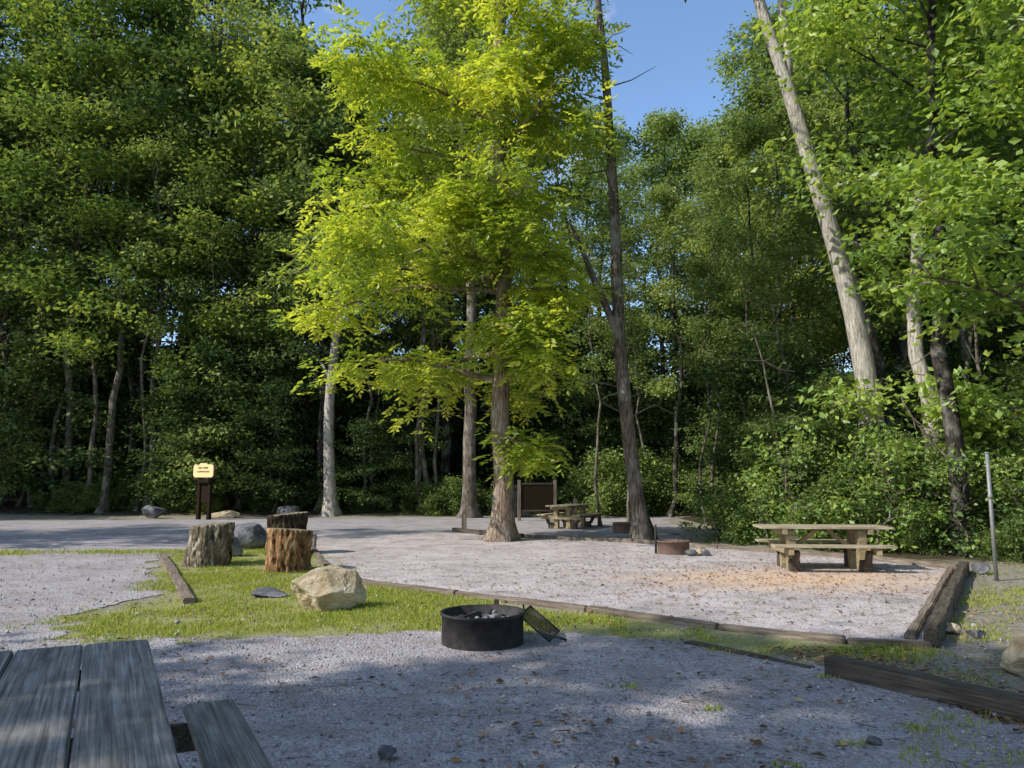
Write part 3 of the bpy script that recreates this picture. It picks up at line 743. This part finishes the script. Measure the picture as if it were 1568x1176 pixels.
# --- second trunk behind hickory, left pale tree, and left-hand trees
me = build_tree('oak_tree', 41, 24, .3, .42, 3.6, 18, 11000, [M_bark, M_leaf_forest])
o = link(bpy.data.objects.new('oak_tree', me)); o.location = (-1.85,33.2,0)
me = build_tree('forked_tree', 42, 18, .27, .5, 3., 16, 9000, [M_bark_pale, M_leaf_forest], path=[(0,0,0),(-.15,0,2.5),(-.25,0,5.2),(.1,0,9),(-.1,0,14),(0,0,18)],
    extra=[(.33,math.pi*.9,3.,1.1)])
o = link(bpy.data.objects.new('forked_tree', me)); o.location = (-7.9,34.0,0)
meL = build_tree('left_tree', 43, 25, .18, .3, 3.4, 20, 11000, [M_bark, leaf_mat('leaf_left', (.08,.14,.04), (.2,.28,.07), (.42,.48,.11))], extra=[(.35,0,3,.1),(.45,.3,3,.2)])
for x, y, s in [(-18.3,34.8,1.), (-16.6,35.4,.9), (-20.6,36,1.05), (-24.2,36,1.), (-12.6,36,.9), (-10.4,36.5,.75)]:
    inst('deciduous_tree', meL, x, y, s)
# --- right-hand near maple & companion trunks
me = build_tree('maple_tree', 51, 19, .25, .1, 3.7, 30, 31000, [M_bark, M_leaf_right], L=.2, W=.13, sig=(.36,.36,.15), subs=7, az0=math.pi, asym=.1, rise=(.05,.9), drop=.38)
o = link(bpy.data.objects.new('maple_tree', me)); o.location = (11.5,15.6,0)
me = build_tree('maple_tree_b', 52, 17, .2, .45, 2.6, 15, 6500, [M_bark_dark, M_leaf_right], L=.2, W=.13)
o = link(bpy.data.objects.new('maple_tree', me)); o.location = (9.75,17.0,0)
me = build_tree('maple_tree_c', 53, 18, .22, .5, 2.8, 15, 6500, [M_bark_pale, M_leaf_right], L=.2, W=.13)
o = link(bpy.data.objects.new('maple_tree', me)); o.location = (10.6,19.6,0)

# --- trees behind and beside the camera: they shade the site and close off the low sky
shade = build_tree('shade_tree', 61, 19, .28, .35, 3.9, 16, 6500, [M_bark, M_leaf_forest], L=.32, W=.2, sig=(.45,.45,.2), drop=.7, subs=5)
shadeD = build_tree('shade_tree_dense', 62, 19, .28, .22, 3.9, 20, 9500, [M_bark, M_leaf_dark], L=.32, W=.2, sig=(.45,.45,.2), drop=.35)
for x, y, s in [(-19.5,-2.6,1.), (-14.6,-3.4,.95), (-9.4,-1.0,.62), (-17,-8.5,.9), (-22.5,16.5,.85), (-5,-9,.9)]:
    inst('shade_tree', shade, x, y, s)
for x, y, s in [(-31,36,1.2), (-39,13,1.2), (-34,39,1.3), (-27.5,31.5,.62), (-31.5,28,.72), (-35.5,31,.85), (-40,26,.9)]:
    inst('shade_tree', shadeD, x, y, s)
for x, y, s in [(-22,-18,1.2), (-14,-18,1.3), (-7,-16,1.3), (-1,-14,1.2), (5,-13,1.2), (11,-12,1.2), (15,-6,1.1), (16,1,1.1), (16,8,1.1), (20,-12,1.3), (22,-2,1.3), (22,6,1.3), (0,-22,1.4), (9,-20,1.4), (8,-5.5,.9), (21,13,1.2), (-31,-17,1.2)]:
    inst('deciduous_tree', [protoA, protoB, protoE][rng.integers(3)], x, y, s*.8)

# ---------------------------------------------------------------- grass blades
def blades(name, X, Y, hmin, hmax, wd, mat, r, z0=0.):
    n = len(X); P = np.stack([X, Y, np.full(n, z0)], 1); a = r.uniform(0,6.28,n); h = r.uniform(hmin,hmax,n)
    lean = r.uniform(.1,.8,n); la = r.uniform(0,6.28,n)
    s = np.stack([np.cos(a), np.sin(a), 0*a],1)*wd
    tip = P+np.stack([np.cos(la)*lean*h, np.sin(la)*lean*h, h],1); mid = P*.5+tip*.5; mid[:,2] += h*.1
    V = np.stack([P-s*.5, P+s*.5, mid+s*.35, tip],1)
    F = np.arange(4*n).reshape(n,4)
    return quad_mesh(name, V.reshape(-1,3), F, [mat], tint=np.repeat(r.beta(2,2.2,n),4))
def vnoise(X, Y, s, seed):
    rr = np.random.default_rng(seed); G = rr.random((256,256)); x = (X*s+1000); y = (Y*s+1000); xi = np.floor(x).astype(int); yi = np.floor(y).astype(int); fx = x-xi; fy = y-yi
    fx = fx*fx*(3-2*fx); fy = fy*fy*(3-2*fy); g = lambda a,b: G[a%256,b%256]
    return (g(xi,yi)*(1-fx)+g(xi+1,yi)*fx)*(1-fy)+(g(xi,yi+1)*(1-fx)+g(xi+1,yi+1)*fx)*fy
r = np.random.default_rng(3)
n = 600000; X = r.uniform(-8,5,n); Y = r.uniform(7,21,n)
d_ = distpoly(X, Y, grass_poly); ii = inpoly(X, Y, grass_poly)
pn_ = .55*vnoise(X,Y,1.1,1)+.45*vnoise(X,Y,3.5,2)
sd_ = np.where(ii, d_, -d_)
prob = np.clip((pn_-.5+np.clip(sd_,-1,.3)*.5)*3.6, 0, 1)*np.clip(1.25-Y/22,.25,1)
kx = r.random(n) < prob
link(bpy.data.objects.new('grass', blades('grass', X[kx], Y[kx], .015, .055, .009, M_grass, r)))
n = 90000; X = r.uniform(2.2,10,n); Y = r.uniform(4.5,15,n); right = (X > 4.1+(Y-7.6)*.64) | ((Y < 7.4)&(X > 3.0+(6.6-Y)*.6))
pn_ = .6*vnoise(X,Y,.8,3)+.4*vnoise(X,Y,3,4)
kx = right & (r.random(n) < np.clip((pn_-.48)*4,0,.9)); link(bpy.data.objects.new('grass', blades('grass', X[kx], Y[kx], .02, .06, .01, M_grass, r)))
n = 60000; X = r.uniform(-14,-6.5,n); Y = r.uniform(14.5,21,n); pn_ = np.exp(-((Y-17.3-.12*(X+10))/.55)**2)*np.clip((vnoise(X,Y,1.2,7)-.2)*2,0,1)
kx = r.random(n) < pn_*.9; link(bpy.data.objects.new('grass', blades('grass', X[kx], Y[kx], .02, .07, .012, M_grass, r, .004)))
wx = []; wy = []
for cx, cy in [(1.55,4.55),(2.1,4.9),(2.55,6.5),(3.1,6.3),(3.4,5.9),(1.4,5.6),(1.9,7.5),(-4.2,7.9),(2.6,5.2),(3.6,5.0),(-3.2,7.8),(.9,6.2)]:
    wx.append(cx+r.normal(0,.05,36)); wy.append(cy+r.normal(0,.04,36))
link(bpy.data.objects.new('weed_tufts', blades('weed_tufts', np.concatenate(wx), np.concatenate(wy), .015, .04, .014, M_grass, r, .01)))

# ---------------------------------------------------------------- leaf litter & loose stones
def scatter_leaves(name, X, Y, z, smin, smax):
    n = len(X); a = r.uniform(0,6.28,n); L = r.uniform(smin,smax,n); W = L*r.uniform(.4,.7,n)
    d1 = np.stack([np.cos(a),np.sin(a),r.normal(0,.15,n)],1); s1 = np.stack([-np.sin(a),np.cos(a),r.normal(0,.25,n)],1)
    P = np.stack([X,Y,z+r.uniform(.004,.015,n)],1)
    V = np.stack([P-d1*L[:,None]/2, P+s1*W[:,None]/2+[0,0,.008], P+d1*L[:,None]/2, P-s1*W[:,None]/2+[0,0,.004]],1)
    return quad_mesh(name, V.reshape(-1,3), np.arange(4*n).reshape(n,4), [M_deadleaf], tint=np.repeat(r.random(n),4))
n = 5000; Y = 3.5+r.random(n)**1.2*20; X = r.uniform(-.7,.7,n)*Y; kk = vnoise(X,Y,1.3,21) > r.uniform(.3,.7,n)
link(bpy.data.objects.new('fallen_leaves', scatter_leaves('fallen_leaves', X[kk], Y[kk], .016, .025, .08)))
n = 2600; Y = r.normal(12.6,2.2,n); X = r.normal(4.0,2.4,n)
link(bpy.data.objects.new('fallen_leaves', scatter_leaves('fallen_leaves', X, Y, .018, .02, .07)))
n = 1600; Y = r.uniform(4.2,7.6,n); X = 2.6+abs(r.normal(0,.7,n))+(7-Y)*.35
link(bpy.data.objects.new('fallen_leaves', scatter_leaves('fallen_leaves', X, Y, .012, .02, .07)))
n = 9000; Y = 3.3+r.random(n)**1.6*12; X = r.uniform(-.72,.72,n)*Y
cube = np.array([(-1,-1,-1),(1,-1,-1),(1,1,-1),(-1,1,-1),(-1,-1,1),(1,-1,1),(1,1,1),(-1,1,1)])*.5
cf = np.array([(0,3,2,1),(4,5,6,7),(0,1,5,4),(1,2,6,5),(2,3,7,6),(3,0,4,7)])
sz = r.gamma(2.,.004,n)+.005
V = cube[None]*(1+r.normal(0,.25,(n,8,3)))*sz[:,None,None]*r.uniform(.6,1.3,(n,1,3)); V[:,4:,:2] *= .7
V[:,:,2] *= .7; V += np.stack([X,Y,np.full(n,.015)],1)[:,None,:]
F = (cf[None]+(np.arange(n)*8)[:,None,None]).reshape(-1,4)
link(bpy.data.objects.new('loose_gravel', quad_mesh('loose_gravel', V.reshape(-1,3), F, [M_bits], tint=np.repeat(r.random(n),8))))
acc = Acc()
for i in range(60):
    y = r.uniform(4,12); x = r.uniform(-.6,.6)*y; a = r.uniform(0,6.28); l = r.uniform(.05,.2)
    tube(acc, np.array([(x,y,.02),(x+math.cos(a)*l*.5,y+math.sin(a)*l*.5,.026),(x+math.cos(a+.3)*l,y+math.sin(a+.3)*l,.02)]), [.004,.004,.002], 5)
link(bpy.data.objects.new('fallen_twigs', acc.mesh('fallen_twigs', [M_bark])))

# ---------------------------------------------------------------- sky, sun, camera
sd = Vector((-.84,-.36,.76)).normalized()
w = bpy.data.worlds.new('World'); scene.world = w; w.use_nodes = True; nt = w.node_tree; nt.nodes.clear()
wo = nt.nodes.new('ShaderNodeOutputWorld'); bg = nt.nodes.new('ShaderNodeBackground'); bg.inputs[1].default_value = .15
sk = nt.nodes.new('ShaderNodeTexSky'); sk.sky_type = 'NISHITA'; sk.sun_disc = False
sk.sun_elevation = math.asin(sd.z); sk.sun_rotation = math.atan2(sd.x, sd.y); sk.air_density = 1.; sk.dust_density = .8; sk.ozone_density = 1.5
tc = nt.nodes.new('ShaderNodeTexCoord')
cn = noise_t(nt, tc.outputs['Generated'], 3.2, 8, .6)
cf_ = ramp(nt, cn, [(.57,(0,0,0)), (.72,(.8,.8,.8))])
skc = mixc(nt, 1., sk.outputs[0], (1.4,1.55,1.68), 'MULTIPLY')
nt.links.new(mixc(nt, cf_, skc, (6.5,6.8,7.2)), bg.inputs[0]); nt.links.new(bg.outputs[0], wo.inputs[0])
sl = bpy.data.lights.new('sun', 'SUN'); sl.energy = 5.0; sl.angle = math.radians(.5); sl.color = (1,.95,.87)
so = link(bpy.data.objects.new('sun', sl)); so.rotation_euler = sd.to_track_quat('Z','Y').to_euler(); so.location = (-20,-5,30)
cam = bpy.data.cameras.new('camera'); cam.sensor_width = 36; cam.lens = 27.05; cam.clip_end = 2000; cam.clip_start = .05
co = link(bpy.data.objects.new('camera', cam)); co.location = (0,0,1.6); co.rotation_euler = (math.radians(97.1),0,0)
scene.camera = co
scene.view_settings.view_transform = 'Standard'; scene.view_settings.look = 'None'; scene.view_settings.exposure = 0
